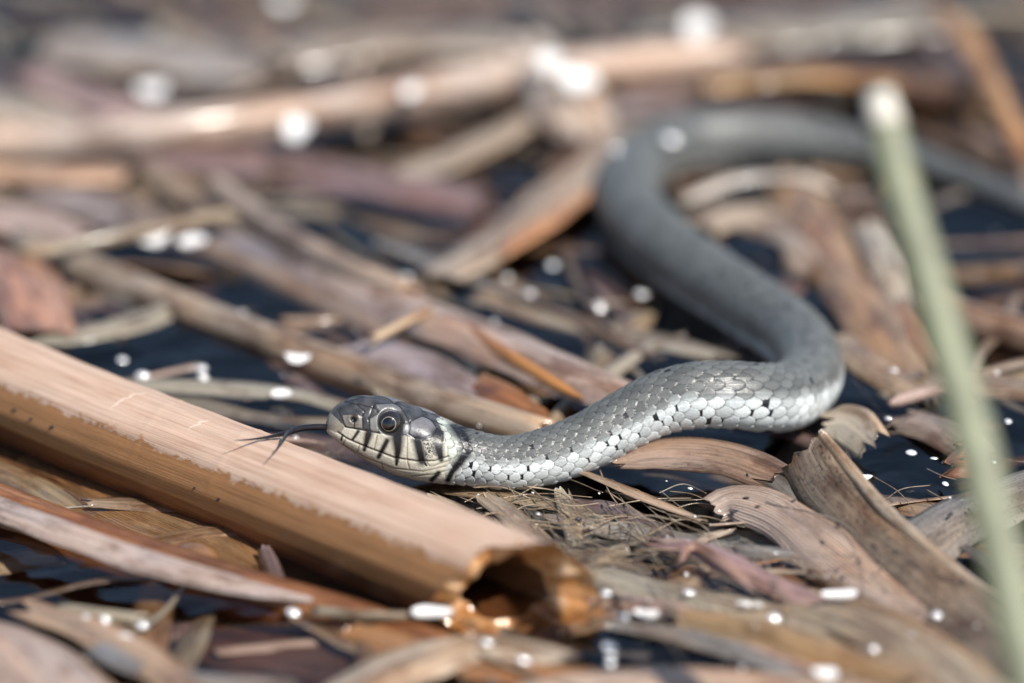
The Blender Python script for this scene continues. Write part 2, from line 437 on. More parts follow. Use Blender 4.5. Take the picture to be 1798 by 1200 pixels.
    disp += amp[:, None]*(hgt+keel-.4)
    a = np.abs(np.degrees(TH))+4*(idr-.5)
    back = np.array([.115, .12, .115]); flank = np.array([.62, .665, .665]); mid = np.array([.30, .32, .315])
    # pale flank in front, greyer down the body
    lo = np.interp(s, [25, 60, 110, 150, 200], [56, 56, 62, 84, 100])[:, None]
    f1 = np.clip((a-lo)/14, 0, 1)[..., None]; f2 = np.clip((a-lo-12)/12, 0, 1)[..., None]
    cc = back*(1-f1)+mid*f1; cc = cc*(1-f2)+flank*f2
    cc = cc*(.78+.44*idr)[..., None]
    basegrad = np.clip((.05-bd)/.5, 0, 1)*(~vent)
    cc = cc*(1-.45*basegrad)[..., None]
    spot = (idr2 < .035) & (np.abs(bj) < 9) & (bd < .15) & ~vent
    spot |= (idr2 > .80) & (np.abs(np.abs(bj)-6) < 1.1) & (bd < -.05) & ~vent & (s[:, None] < 150)
    spot |= (idr2 > .62) & (np.abs(bj) == 8) & (bd < -.12) & (br*np.sign(bj) < .1) & ~vent
    cc = np.where(spot[..., None], np.array([.012, .013, .016]), cc)
    vcol_v = np.where((idr2 < .45)[..., None] & (np.abs(np.degrees(TH)) > 150)[..., None], np.array([.03, .035, .045]), np.array([.55, .58, .58]))
    cc = np.where(vent[..., None], vcol_v, cc)
    cc = cc*(1-.82*np.clip(seam, 0, 1)[..., None])
    colv[:] = cc
    # ---- head colours
    hc = np.zeros((nh, M, 3)); hd = np.zeros((nh, M))
    top = np.array([.060, .060, .064]); lip = np.array([.60, .57, .47])
    bd_line = hp([(560, 752), (604, 750), (650, 757), (683, 764), (707, 763), (730, 770), (745, 774), (763, 764), (790, 760), (830, 800)])
    bx = np.array([q[0] for q in bd_line]); bw = np.array([q[1] for q in bd_line])
    below = np.clip((np.interp(Xh, bx, bw)-Wh)/.12+.5, 0, 1)[..., None]
    nz = r_.random((nh, M)); blot = .85+.3*np.sin(Xh*1.9+1)*np.sin(Wh*2.3)
    hc[:] = top*blot[..., None]*(1-below)+lip*below
    # lighter snout plates and cheek plate
    for pts, c in (([(577, 722), (604, 748), (596, 762), (573, 752)], (.30, .27, .22)), ([(600, 728), (634, 730), (636, 751), (604, 748)], (.21, .19, .165)), ([(648, 735), (661, 727), (661, 757), (648, 756)], (.2, .2, .185)),
                   ([(717, 739), (740, 730), (755, 737), (765, 750), (757, 762), (740, 768), (726, 768), (715, 758)], (.15, .15, .16)), ([(657, 711), (690, 708), (704, 722), (664, 720)], (.13, .13, .135)),
                   ([(704, 742), (717, 742), (714, 762), (705, 760)], (.2, .2, .2))):
        hc[inside(pts)] = c
    collar = inside([(764, 733), (784, 742), (802, 760), (811, 790), (808, 812), (796, 824), (784, 806), (780, 775), (772, 750)])
    hc[collar] = (np.array((.56, .60, .53))*((.55+.5*idr[:nh])*(1-.75*seam[:nh]))[..., None])[collar]
    cheek = inside([(738, 772), (762, 766), (764, 800), (742, 805)]); nzs = np.sin(Xh*9.1+3*np.sin(Wh*5))*np.sin(Wh*11+2*np.sin(Xh*7)); hc[cheek & (nzs+nz*.5 > .25)] = (.05, .05, .055)
    def line(pts, hw, dep, c=(.012, .012, .014), hw2=None):
        d, par = dist(pts); h_ = 1.18*(hw+(par*((hw2 if hw2 is not None else hw)-hw)))/PXMM
        k = np.clip(1.5-d/h_, 0, 1)
        if c is not None: hc[:] = hc*(1-k[..., None])+np.array(c)*k[..., None]
        hd[:] -= dep*np.exp(-(d/(h_*1.3))**2)
    G = (.02, .02, .022); C2 = (.28, .24, .18)
    for pts in ([(592, 718), (598, 734), (605, 749)], [(634, 727), (635, 752)], [(645, 734), (647, 756)], [(653, 714), (644, 736)], [(605, 706), (625, 709), (638, 722), (634, 730)], [(625, 708), (653, 714), (661, 722)], [(653, 714), (658, 710), (690, 708), (706, 720)],
                [(704, 742), (718, 741)], [(706, 720), (717, 740), (715, 760)], [(717, 739), (740, 730), (755, 737), (765, 750), (757, 763), (740, 769), (726, 769), (714, 760)], [(740, 730), (756, 727)], [(755, 737), (775, 745)], [(764, 750), (776, 757), (775, 772)], [(620, 742), (620, 752)],
                [(604, 749), (650, 757), (664, 760)], [(690, 708), (720, 716), (756, 728)], [(605, 706), (640, 697), (690, 703)]):
        line(pts, 1.0, .12, G)
    line([(592, 759), (608, 770), (642, 785), (667, 794), (690, 803), (730, 809), (760, 808), (785, 800)], 1.1, .22, (.10, .085, .06))
    for pts in ([(605, 770), (602, 779)], [(630, 780), (626, 793)], [(712, 806), (716, 822)], [(745, 808), (752, 818)], [(600, 780), (640, 803), (690, 822), (740, 827), (780, 818)], [(720, 836), (760, 832), (795, 822)], [(668, 812), (672, 824)], [(712, 766), (712, 804)], [(660, 764), (655, 788)], [(755, 818), (790, 806)]):
        line(pts, .8, .10, C2)
    line([(627, 757), (617, 772)], 2.6, .05, hw2=1.8); line([(645, 761), (638, 790)], 6.6, .05, hw2=2.6); line([(677, 773), (663, 802)], 4.0, .05, hw2=3.4)
    line([(695, 766), (696, 790), (694, 816)], 10.5, .05, hw2=1.8); line([(729, 770), (738, 808)], 8, .05, hw2=7); line([(738, 806), (746, 816)], 1.6, .03)
    line([(765, 764), (768, 790), (772, 806)], 11, .05, hw2=4)
    line([(600, 764), (598, 772)], 1.6, .03)
    line([(804, 750), (818, 772), (820, 792), (806, 812), (793, 826), (786, 842)], 15, .0, hw2=5); line([(768, 830), (757, 842)], 4, .0)
    d, _ = dist([(619, 735), (619.5, 735.5)]); k = np.clip(1.9-d/.5, 0, 1)[..., None]; hc[:] = hc*(1-k)+np.array((.004, .004, .004))*k; hd -= .5*np.exp(-(d/.45)**2)
    hd += .16*np.exp(-((d-.95)/.3)**2)
    d, _ = dist([(683, 741), (683.5, 741)]); hd += .08*np.exp(-((d-2.9)/.35)**2); hd -= 1.1*np.exp(-(d/2.3)**6)
    k = np.clip(1.4-np.abs(d-2.35)/.35, 0, 1)[..., None]; hc[:] = hc*(1-k*.8)+np.array((.03, .03, .032))*k*.8
    d, _ = dist([(660, 712), (700, 716)]); hd += .3*np.exp(-(d/.8)**2)
    d, _ = dist([(740, 750), (741, 750)]); hd += .25*np.exp(-(d/2.2)**2)
    wgt = np.clip((27.5+2*np.sin(3*th)[None]*.3-Xh)/2.0, 0, 1)
    # behind the collar the drawing hands over to scales, but collar black stays
    blk = np.clip(1.3-dist([(804, 750), (818, 772), (820, 792), (806, 812), (793, 826), (786, 842)])[0]/(10/PXMM), 0, 1)
    w3 = np.maximum(wgt, np.maximum(blk, collar*1.0))[..., None]
    colv[:nh] = colv[:nh]*(1-w3)+hc*w3
    disp[:nh] += hd*wgt
    fade = np.clip(s/.8, 0, 1)[:, None]; disp *= fade
    rr = rad+disp
    V = C[:, None]+N[:, None]*(rr*ct)[..., None]+B[:, None]*(rr*st)[..., None]
    F = grid_faces(n, M, True)
    Vf = np.vstack([V.reshape(-1, 3), C[0]-T[0]*.08, C[-1]+T[-1]*.3]); cf = np.vstack([colv.reshape(-1, 3), colv[0].mean(0), colv[-1].mean(0)])
    Fl = np.vstack([F[:, [0, 1, 2]], F[:, [0, 2, 3]], [[(j+1) % M, j, n*M] for j in range(M)], [[(n-1)*M+j, (n-1)*M+(j+1) % M, n*M+1] for j in range(M)]])
    m, nn, l, out = new_mat('snake_skin')
    b = nn.new('ShaderNodeBsdfPrincipled'); l.new(b.outputs[0], out.inputs[0])
    ca_ = nn.new('ShaderNodeVertexColor'); ca_.layer_name = 'Col'
    tc = nn.new('ShaderNodeTexCoord'); t = nn.new('ShaderNodeTexNoise'); t.inputs['Scale'].default_value = 2200; t.inputs['Detail'].default_value = 3; l.new(tc.outputs['Object'], t.inputs['Vector'])
    l.new(mix_col(nn, l, 'MULTIPLY', .5, ca_.outputs[0], ramp(nn, l, t.outputs[0], [(.3, .6), (.6, 1.1)])), b.inputs['Base Color'])
    b.inputs['Roughness'].default_value = .36; b.inputs['Specular IOR Level'].default_value = .55
    bp = nn.new('ShaderNodeBump'); bp.inputs['Strength'].default_value = .25; bp.inputs['Distance'].default_value = .0002; l.new(t.outputs[0], bp.inputs['Height']); l.new(bp.outputs[0], b.inputs['Normal'])
    body = mesh_obj('body', Vf, Fl[:, ::-1].copy(), m, parent=root, vcol=cf)
    # ---- eyes
    def head_point(px, py, side):
        (x, w), = hp([(px, py)])
        i = np.argmin(np.abs(s-x)); cand_ = np.where((st[i]*side > 0), np.abs(W[i]-w), 9); j = np.argmin(cand_)
        return i, V[i, j]
    m, nn, l, out = new_mat('eye'); me_ = m
    b = nn.new('ShaderNodeBsdfPrincipled'); l.new(b.outputs[0], out.inputs[0]); b.inputs['Roughness'].default_value = .05; b.inputs['Coat Weight'].default_value = 1; b.inputs['Coat Roughness'].default_value = .02
    ca_ = nn.new('ShaderNodeVertexColor'); ca_.layer_name = 'Col'; l.new(ca_.outputs[0], b.inputs['Base Color'])
    for side in (-1, 1):
        i, q = head_point(683, 741, side)
        ax = B[i]*side*.93+N[i]*.26-T[i]*.12; ax /= np.linalg.norm(ax)
        ctr = C[i]+N[i]*((q-C[i])@N[i])+B[i]*((q-C[i])@B[i])*.80
        e1 = np.cross(ax, [0, 0, 1]); e1 /= np.linalg.norm(e1); e2 = np.cross(ax, e1)
        nr, na = 60, 48; pol = np.linspace(0.001, np.pi, nr); az = np.arange(na)/na*2*np.pi
        ro = 2.55
        EV = ctr+ro*(ax*np.cos(pol)[:, None, None]+(e1*np.cos(az)[None, :, None]+e2*np.sin(az)[None, :, None])*np.sin(pol)[:, None, None])
        pc = np.broadcast_to(np.degrees(pol)[:, None], (nr, na))
        ec = np.where((pc < 31)[..., None], np.array([.004, .004, .006]), np.array([.018, .014, .013]))
        ec = np.where(((pc > 31.8) & (pc < 33.8))[..., None], np.array([.30, .27, .21]), ec)
        eye = mesh_obj('eye', EV.reshape(-1, 3), grid_faces(nr, na, True), me_, parent=root, vcol=ec.reshape(-1, 3), origin=ctr)
    # ---- tongue
    y0 = C[4][1]
    def tp(px, py, dy):                                 # a point in the head's own upright plane, dy mm nearer the camera
        d = fwd+(px-899)/PXMM/DIST*rgt+(600-py)/PXMM/DIST*upv; t_ = (y0-dy-CAM[1])/d[1]; return CAM+t_*d
    a1 = cr([tp(606, 755, 0), tp(588, 752, .5), tp(560, 750, 2.5), tp(530, 752, 5.5), tp(508, 758, 8.5)], 30)
    a2 = cr([tp(514, 756, 7.8), tp(500, 761, 9.6), tp(470, 768, 13), tp(440, 772, 15.5), tp(412, 774, 17.5)], 26)
    a3 = cr([tp(514, 756, 7.8), tp(503, 763, 11), tp(497, 774, 15.5), tp(489, 786, 20), tp(478, 797, 24)], 26)
    VV, FF = [], []
    for S_, R_ in ((a1, np.linspace(.72, .62, 30)), (a2, np.linspace(.55, .07, 26)), (a3, np.linspace(.52, .07, 26))):
        v_, f_ = sweep(S_, R_); b0 = sum(len(x) for x in VV); VV.append(v_); FF += [tuple(x+b0 for x in f) for f in f_]
    tg = mesh_obj('tongue', np.vstack(VV), FF, M_TONGUE, parent=root, origin=a1[0]); tg['label'] = 'dark forked tongue stretched out over the thick cane'
build_snake()

# ------------------------------------------------------------------ the thick broken cane
def build_cane():
    root = empty('broken_cane', CANE[2])
    tag(root, 'thick pale reed cane with wet brown underside and ragged hollow end, below the snake head', 'reed cane')
    n, na = 220, 96
    S = cr(CANE, n); T, N, B = frames(S); u = np.linspace(0, 1, n); L = np.linalg.norm(np.diff(S, axis=0), axis=1).sum()
    a = np.arange(na)/na*2*np.pi
    r = 10.7+.5*u
    # B points to the camera side or away: make w = +1 on the camera side
    cside = np.sign(-(B[:, 1]).mean())
    A = a*cside
    rr = r[:, None]*(1+.012*np.sin(9*a+.6)[None]+.006*np.sin(23*a)[None])
    rr = rr*(1+.004*np.sin(u*70)[:, None])
    for q in (.43, .56):                                   # faint growth scars
        rr = rr*(1+.012*np.exp(-((u[:, None]-q-.01*np.sin(2*a))*L/.5)**2)*(np.cos(a*1.0)[None] > .2))
    ridge = np.exp(-((((A+.62+np.pi) % (2*np.pi))-np.pi)/.05)**2)   # the edge of the leaf sheath along the far top
    rr = rr+.5*ridge[None]*np.clip((.62-u)/.05, 0, 1)[:, None]
    rg = np.random.default_rng(3)
    ends = 2.2*np.sin(a*2+.5)+1.6*np.sin(a*5+2)+1.0*np.sin(a*9)+rg.normal(0, .45, na)
    ends += -9.5*np.sin(A)+2*np.cos(A)+5*np.exp(-((((A+1.9)+np.pi) % (2*np.pi)-np.pi)/.4)**2)
    en = np.clip(1-(1-u)*L/26, 0, 1)[:, None]*ends[None]
    dirs = N[:, None]*np.cos(a)[None, :, None]+B[:, None]*np.sin(a)[None, :, None]
    outer = S[:, None]+dirs*rr[..., None]+T[:, None]*en[..., None]
    G = grid_faces(n, na, True)
    uv = np.stack([np.repeat(u*L, na), np.tile(((A+np.pi) % (2*np.pi))*11, n)], 1)
    m, nn, l, out = new_mat('cane_skin')
    b = nn.new('ShaderNodeBsdfPrincipled'); l.new(b.outputs[0], out.inputs[0])
    uvn = nn.new('ShaderNodeUVMap')
    def tex(sx, sy, d=4, rg_=.6):
        mp = nn.new('ShaderNodeVectorMath'); mp.operation = 'MULTIPLY'; mp.inputs[1].default_value = (sx, sy, 1); l.new(uvn.outputs[0], mp.inputs[0])
        t = nn.new('ShaderNodeTexNoise'); t.inputs['Scale'].default_value = 1; t.inputs['Detail'].default_value = d; t.inputs['Roughness'].default_value = rg_; l.new(mp.outputs[0], t.inputs['Vector']); return t.outputs[0]
    fib = tex(.05, 3.2, 5, .7); fib2 = tex(.012, .8, 3); blot = tex(.05, .15, 4); rag = tex(.22, .35, 6, .7); fine = tex(1.2, 1.2, 3)
    c = mix_col(nn, l, 'MULTIPLY', .55, (.56, .40, .30), ramp(nn, l, fib, [(.3, .55), (.5, 1.), (.7, 1.2)]))
    c = mix_col(nn, l, 'MULTIPLY', .55, c, ramp(nn, l, fib2, [(.35, (.70, .58, .5)), (.5, (1, 1, 1)), (.65, (1.1, 1.1, 1.12))]))
    c = mix_col(nn, l, 'MULTIPLY', .5, c, ramp(nn, l, blot, [(.35, (.8, .68, .6)), (.55, (1, 1, 1))]))
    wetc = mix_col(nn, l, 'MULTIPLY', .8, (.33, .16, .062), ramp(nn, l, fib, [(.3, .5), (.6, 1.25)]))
    sp = nn.new('ShaderNodeSeparateXYZ'); l.new(uvn.outputs[0], sp.inputs[0])
    ang = math_node(nn, l, 'SUBTRACT', math_node(nn, l, 'DIVIDE', sp.outputs[1], 11.), math.pi)      # 0 at the top, + towards the camera
    # dark red sheath seam along the far top, and pale growth scars across
    seam_d = math_node(nn, l, 'ABSOLUTE', math_node(nn, l, 'ADD', math_node(nn, l, 'ADD', ang, .66), math_node(nn, l, 'MULTIPLY', math_node(nn, l, 'SUBTRACT', blot, .5), .12)))
    seam_k = math_node(nn, l, 'MULTIPLY', math_node(nn, l, 'SUBTRACT', .055, seam_d), 40., True)
    seam_k = math_node(nn, l, 'MULTIPLY', seam_k, math_node(nn, l, 'MULTIPLY', math_node(nn, l, 'SUBTRACT', L*.68, sp.outputs[0]), .3, True))
    c = mix_col(nn, l, 'MIX', math_node(nn, l, 'MULTIPLY', seam_k, .75), c, (.20, .085, .05))
    for q, a0, a1 in ((.385, -.25, .62), (.50, -.1, .42)):
        xd = math_node(nn, l, 'ABSOLUTE', math_node(nn, l, 'SUBTRACT', math_node(nn, l, 'ADD', sp.outputs[0], math_node(nn, l, 'MULTIPLY', math_node(nn, l, 'SUBTRACT', rag, .5), 5.)), math_node(nn, l, 'ADD', L*q, math_node(nn, l, 'MULTIPLY', ang, -2.5))))
        k_ = math_node(nn, l, 'MULTIPLY', math_node(nn, l, 'SUBTRACT', .34, xd), 6., True)
        k_ = math_node(nn, l, 'MULTIPLY', k_, math_node(nn, l, 'MULTIPLY', math_node(nn, l, 'SUBTRACT', ang, a0), 8., True)); k_ = math_node(nn, l, 'MULTIPLY', k_, math_node(nn, l, 'MULTIPLY', math_node(nn, l, 'SUBTRACT', a1, ang), 8., True))
        c = mix_col(nn, l, 'MIX', math_node(nn, l, 'MULTIPLY', k_, .7), c, (.74, .62, .50))
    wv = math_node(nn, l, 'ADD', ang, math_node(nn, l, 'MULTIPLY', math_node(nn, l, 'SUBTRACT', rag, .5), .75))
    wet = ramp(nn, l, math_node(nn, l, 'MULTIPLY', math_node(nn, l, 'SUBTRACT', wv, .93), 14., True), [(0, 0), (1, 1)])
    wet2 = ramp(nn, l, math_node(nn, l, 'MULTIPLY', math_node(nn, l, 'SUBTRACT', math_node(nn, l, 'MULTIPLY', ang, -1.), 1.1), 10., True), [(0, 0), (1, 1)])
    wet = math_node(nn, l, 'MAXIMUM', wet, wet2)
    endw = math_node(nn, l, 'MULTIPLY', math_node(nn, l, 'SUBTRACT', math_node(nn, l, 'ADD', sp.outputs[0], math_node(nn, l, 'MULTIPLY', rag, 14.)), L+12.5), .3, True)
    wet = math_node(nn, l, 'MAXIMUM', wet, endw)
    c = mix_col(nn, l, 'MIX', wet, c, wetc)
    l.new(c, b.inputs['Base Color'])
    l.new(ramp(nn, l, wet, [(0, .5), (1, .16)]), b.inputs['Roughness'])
    bp = nn.new('ShaderNodeBump'); bp.inputs['Strength'].default_value = .4; bp.inputs['Distance'].default_value = .0004
    l.new(math_node(nn, l, 'ADD', fib, math_node(nn, l, 'MULTIPLY', fine, .4)), bp.inputs['Height']); l.new(bp.outputs[0], b.inputs['Normal'])
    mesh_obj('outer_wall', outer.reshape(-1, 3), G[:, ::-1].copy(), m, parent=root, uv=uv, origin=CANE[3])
    # pithy inside: rim, broken lip, and the hollow
    m, nn, l, out = new_mat('cane_pith')
    b = nn.new('ShaderNodeBsdfPrincipled'); l.new(b.outputs[0], out.inputs[0]); b.inputs['Roughness'].default_value = .12; b.inputs['Coat Weight'].default_value = .6; b.inputs['Coat Roughness'].default_value = .05
    b.inputs['Subsurface Weight'].default_value = .25; b.inputs['Subsurface Scale'].default_value = .002; b.inputs['Subsurface Radius'].default_value = (1, .4, .15)
    tc = nn.new('ShaderNodeTexCoord'); t = nn.new('ShaderNodeTexNoise'); t.inputs['Scale'].default_value = 220; t.inputs['Detail'].default_value = 5; l.new(tc.outputs['Object'], t.inputs['Vector'])
    l.new(ramp(nn, l, t.outputs[0], [(.3, (.30, .11, .03)), (.5, (.52, .25, .09)), (.68, (.70, .46, .28))]), b.inputs['Base Color'])
    bp = nn.new('ShaderNodeBump'); bp.inputs['Strength'].default_value = .6; bp.inputs['Distance'].default_value = .001; l.new(t.outputs[0], bp.inputs['Height']); l.new(bp.outputs[0], b.inputs['Normal'])
    prof = [(1.0, 0), (.985, -.6), (.9, -.9), (.80, -1.3), (.70, -2.0), (.60, -3.2), (.55, -7), (.54, -14), (.53, -24), (.52, -40), (.30, -60), (.02, -62)]
    rings = []
    e = outer[-1]; c0 = S[-1]
    for k, (f, dz) in enumerate(prof):
        jag = 1+.07*np.sin(a*4+k*.4)+.05*np.sin(a*7+k*.6)+rg.normal(0, .02, na) if 1 < k < 9 else 1
        ring = c0+(e-c0-((e-c0)@T[-1])[:, None]*T[-1])*(f*np.asarray(jag).reshape(-1, 1) if np.ndim(jag) else f)+T[-1]*((ends*(1 if k < 2 else max(.15, 1-.12*k)))[:, None]+dz)
        rings.append(ring)
    PV = np.array(rings)
    mesh_obj('broken_rim', PV[:6].reshape(-1, 3), grid_faces(6, na, True), m, parent=root, origin=CANE[3])
    hm = plain('hollow_painted_shade', (.11, .045, .018), .3, noise=.5, scale=250)  # darker brown paints the shade inside the hollow
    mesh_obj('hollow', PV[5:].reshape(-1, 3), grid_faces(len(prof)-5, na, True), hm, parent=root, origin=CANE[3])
build_cane()

# ------------------------------------------------------------------ hand-placed reed litter
def leaf(label, pts, w, c, cat='reed leaf', name='reed_leaf', group=None, **k):
    return tag(blade(name, pts, w, c, **k), label, cat, group)
def stalk(label, pts, r, c, cat='reed stalk', name='reed_stalk', group=None, **k):
    return tag(stem(name, pts, r, c, **k), label, cat, group)

# foreground, below the cane
stalk('dark soaked stalk with rust-orange wet end, lying below the thick cane', [(-140, 860, -1), (150, 960, -2), (420, 1045, -2.5), (640, 1105, -3), (840, 1175, -4)], 62, (.34, .13, .035), mat=M_WET, r1=.7)
leaf('pale pink sheath strip curling along the top of the dark soaked stalk', [(-120, 835, 7), (60, 905, 7.5), (250, 975, 6.5), (430, 1022, 4.5), (560, 1052, 2)], 44, (.54, .41, .34), roll=-8, curl=.2, w1=.2)
leaf('broad tan leaf under clear water between the thick cane and the dark stalk', [(60, 800, -6), (200, 875, -4), (330, 935, -2.5), (455, 1000, -3)], 120, (.44, .28, .14), mat=M_RIB, w0=.5, w1=.3, curl=.05)
leaf('wide pale blurred leaf with a rounded shoulder in the corner under the dark stalk', [(-90, 1080, 5), (40, 1130, 5), (150, 1230, 3)], 150, PINK, curl=.18, roll=10)
leaf('tan and orange strip running down beside the wide pale blurred leaf', [(60, 1060, 2), (200, 1110, 3), (350, 1200, 2), (420, 1250, 2)], 50, (.48, .30, .17), roll=12)
stalk('short straw stick floating beneath the dark soaked stalk', [(120, 1072, 2), (250, 1090, 2)], 12, STRAW, n=16, na=12)
leaf('grey bent strip lying over the orange strip', [(150, 1100, 2.5), (210, 1150, 3), (330, 1185, 2), (520, 1200, 1)], 36, GREY)
leaf('pale leaf tip pointing out from under the broken end of the thick cane', [(590, 1215, 3), (700, 1160, 4), (830, 1128, 2), (1000, 1150, 1)], 62, (.56, .43, .3), w1=.4)
leaf('rust-brown soaked leaf running below the broken cane end', [(620, 1095, 0), (800, 1150, 1), (1000, 1185, 1.5), (1300, 1215, 1)], 46, (.40, .19, .07), mat=M_WET)
stalk('thin straw stick tipped by a white petal beside the cane end', [(560, 1074, 2), (660, 1081, 2.5), (735, 1083, 2.5)], 9, STRAW, n=16, na=10)
leaf('dark brown leaf sunk beside the broken cane end', [(350, 1110, -4), (560, 1150, -4), (800, 1215, -4)], 80, (.13, .06, .03), mat=M_WET)
# right foreground
leaf('upright broken leaf stump, brown and speckled with black seeds, torn square at its top', [(1408, 792, 12), (1440, 850, 8.5), (1520, 930, 5), (1640, 1030, 3), (1760, 1130, 2.2), (1880, 1230, 2)], 112, (.27, .19, .12), mat=M_SPECK, roll=[-52, -42, -30, -20, -12], curl=.10, thick=1.1, w0=.88, rag=.8, n=60)
leaf('tan rib along the far edge of the upright broken leaf stump', [(1442, 762, 15.5), (1490, 820, 12), (1560, 900, 8.5), (1680, 1000, 5.5), (1800, 1090, 4)], 24, (.52, .40, .27), roll=-30, thick=1.4, w1=.5, rag=.4)
leaf('folded ribbed leaf with purple and straw stripes left of the broken stump', [(1252, 892, 2), (1290, 878, 3.5), (1360, 900, 3.5), (1450, 965, 2.2), (1540, 1030, 1), (1640, 1085, 0)], 100, (.50, .37, .28), mat=M_RIB, roll=[-35, -30, -22, -15, -8], curl=.12, w0=.5, n=50, rag=.4)
leaf('brown leaf fragment with pale patches propping up the snake belly', [(1075, 812, 3.5), (1160, 793, 5.5), (1270, 800, 5.5), (1372, 838, 4)], 66, (.30, .18, .11), roll=-32, curl=.10, thick=.9, w0=.4, rag=2.0, n=44)
leaf('mauve folded strip in front of the ribbed leaf', [(1150, 950, 3), (1230, 965, 4), (1330, 1015, 3.5), (1450, 1062, 2)], 44, (.42, .25, .22), roll=-25, w0=.3, w1=.3)
leaf('narrow pink strip crossing the mauve folded strip', [(1190, 990, 4), (1225, 960, 5), (1330, 1035, 3.5)], 20, (.52, .34, .28), roll=-30, w0=.3)
leaf('long straw leaf sliding under the ribbed leaf', [(1050, 1000, .5), (1200, 1040, 1), (1400, 1080, 1), (1620, 1150, 1.5), (1800, 1230, 2)], 52, STRAW, roll=6)
leaf('wide olive-tan leaf in front of the broken stump', [(1420, 1040, 1.5), (1540, 1075, 3), (1650, 1150, 3), (1740, 1240, 3)], 110, (.44, .34, .21), mat=M_RIB, curl=.12, roll=8)
leaf('brown glossy rolled leaf below the long straw leaf', [(1180, 1072, 2.5), (1330, 1088, 4), (1460, 1130, 4), (1600, 1185, 4)], 44, (.40, .24, .10), mat=M_WET, curl=.35)
leaf('pinkish strip beneath the rolled glossy leaf', [(1100, 1052, 1), (1200, 1070, 1.5), (1300, 1120, 1), (1420, 1180, 1)], 40, (.46, .32, .26))
leaf('grey strip cutting across the dark gap below the cane end', [(1080, 1090, 1), (1230, 1120, 1.5), (1400, 1180, 1), (1520, 1230, 1)], 28, GREY)
leaf('tan leaf along the lower margin beside the grey strip', [(900, 1212, 2), (1150, 1182, 3), (1400, 1196, 3), (1650, 1215, 2)], 40, (.54, .37, .25))
leaf('dull brown leaf with crusted surface at the foot of the green rush', [(1600, 960, 3), (1680, 905, 4), (1790, 860, 4), (1900, 830, 3)], 90, (.26, .21, .16), mat=M_SPECK, roll=-10)
leaf('thin curved yellow-brown strip right of the broken stump', [(1672, 985, 4), (1720, 1040, 4), (1790, 1085, 3)], 14, (.42, .27, .12), roll=-30)
leaf('slate-coloured strip between the stump and the green rush', [(1700, 960, 2), (1745, 1000, 2), (1800, 1090, 1)], 26, (.2, .17, .16))
leaf('small rust fragment topped with seeds beside the green rush', [(1662, 812, 4), (1690, 802, 6), (1720, 806, 4)], 50, (.36, .13, .05), mat=M_WET, roll=-35, n=16)
leaf('straw leaf arching out of the water right of the snake bend', [(1455, 745, 3), (1490, 745, 4), (1530, 780, 3)], 80, (.50, .40, .28), roll=-40, curl=.05, n=20)
leaf('brown strip sunk behind the broken stump', [(1480, 870, -1), (1580, 880, 0), (1700, 900, .5), (1800, 880, 0)], 34, (.30, .2, .12))
# fibres and shreds in front of the snake
leaf('small straw stub standing in the water before the snake neck', [(860, 872, 1.5), (905, 905, 2), (975, 965, 1)], 34, (.40, .30, .2), roll=10, n=20, w0=.9)
leaf('straw shred under the snake belly', [(985, 862, .5), (1000, 900, .5), (1010, 950, 0)], 34, STRAW, n=20)
leaf('long thin brown shred slanting under the snake', [(1030, 832, 2.2), (1110, 862, 2), (1220, 905, 1.5)], 14, (.42, .30, .2), roll=15, n=20)
leaf('narrow shred bending towards the snake throat', [(760, 870, 1), (830, 905, 1.5), (900, 950, 1.5), (960, 985, 1)], 18, (.44, .33, .22), n=20)
# behind the head
stalk('long tan stalk lying in the water behind the snake head', [(40, 432, -1), (250, 515, -.5), (520, 620, 0), (760, 705, 0), (960, 770, -1)], 34, (.42, .31, .21))
stalk('brown stalk side by side with the long tan stalk', [(230, 400, -2), (420, 470, -2), (600, 560, -2), (740, 650, -2)], 30, (.30, .21, .15))
leaf('split pinkish cane half lying behind the snake neck', [(560, 455, 3), (700, 520, 5), (830, 572, 7), (980, 632, 8), (1112, 690, 7)], 76, (.52, .36, .27), roll=-6, curl=.22, thick=1.0, n=50)
leaf('bright orange torn lip on the near edge of the split cane', [(818, 572, 7), (880, 620, 7), (950, 662, 6), (1015, 697, 5)], 26, (.60, .25, .05), mat=M_WET, roll=-62, w0=.2, w1=.3, thick=.8)
leaf('dark rust flap hanging below the orange torn lip', [(835, 672, 2), (890, 702, 2.5), (960, 742, 1)], 60, (.34, .14, .045), mat=M_WET, roll=-30, w1=.3)
leaf('grey-mauve leaf sliding under the split cane', [(400, 405, 1), (540, 470, 1.5), (690, 545, 1), (830, 660, 0)], 54, (.30, .245, .235), roll=5)
stalk('tan stalk that joins the split cane from far behind', [(380, 330, 2), (480, 400, 3), (600, 470, 4), (720, 520, 4)], 24, (.48, .35, .25))
leaf('dusky mauve leaf beside the snake neck', [(640, 600, 1.5), (740, 625, 2), (850, 690, 1)], 62, (.36, .28, .27), roll=5)
stalk('short pale orange stick resting on the mauve leaf', [(655, 596, 5), (752, 545, 7)], 9, (.58, .38, .2), n=16, na=12)
stalk('thin grey straw stalk with white petals beside it', [(40, 446, 5), (200, 418, 6), (410, 374, 7)], 13, (.46, .40, .29), n=24)
leaf('orange-pink leaf end at the side of the thin straw stalk', [(-40, 430, 4), (30, 470, 5), (75, 580, 3)], 110, (.52, .27, .17), roll=5)
leaf('pink leaf behind the orange-pink leaf end', [(-80, 350, 3), (30, 372, 4), (135, 415, 2)], 60, (.50, .35, .28))
leaf('drab straw shred on the water above the thick cane', [(60, 590, .5), (160, 580, 1), (290, 540, 1)], 34, (.40, .34, .24))
leaf('pale olive streak floating between the thick cane and the tan stalk', [(150, 668, .5), (330, 672, .8), (520, 690, .5), (640, 720, 0)], 24, (.36, .31, .22))
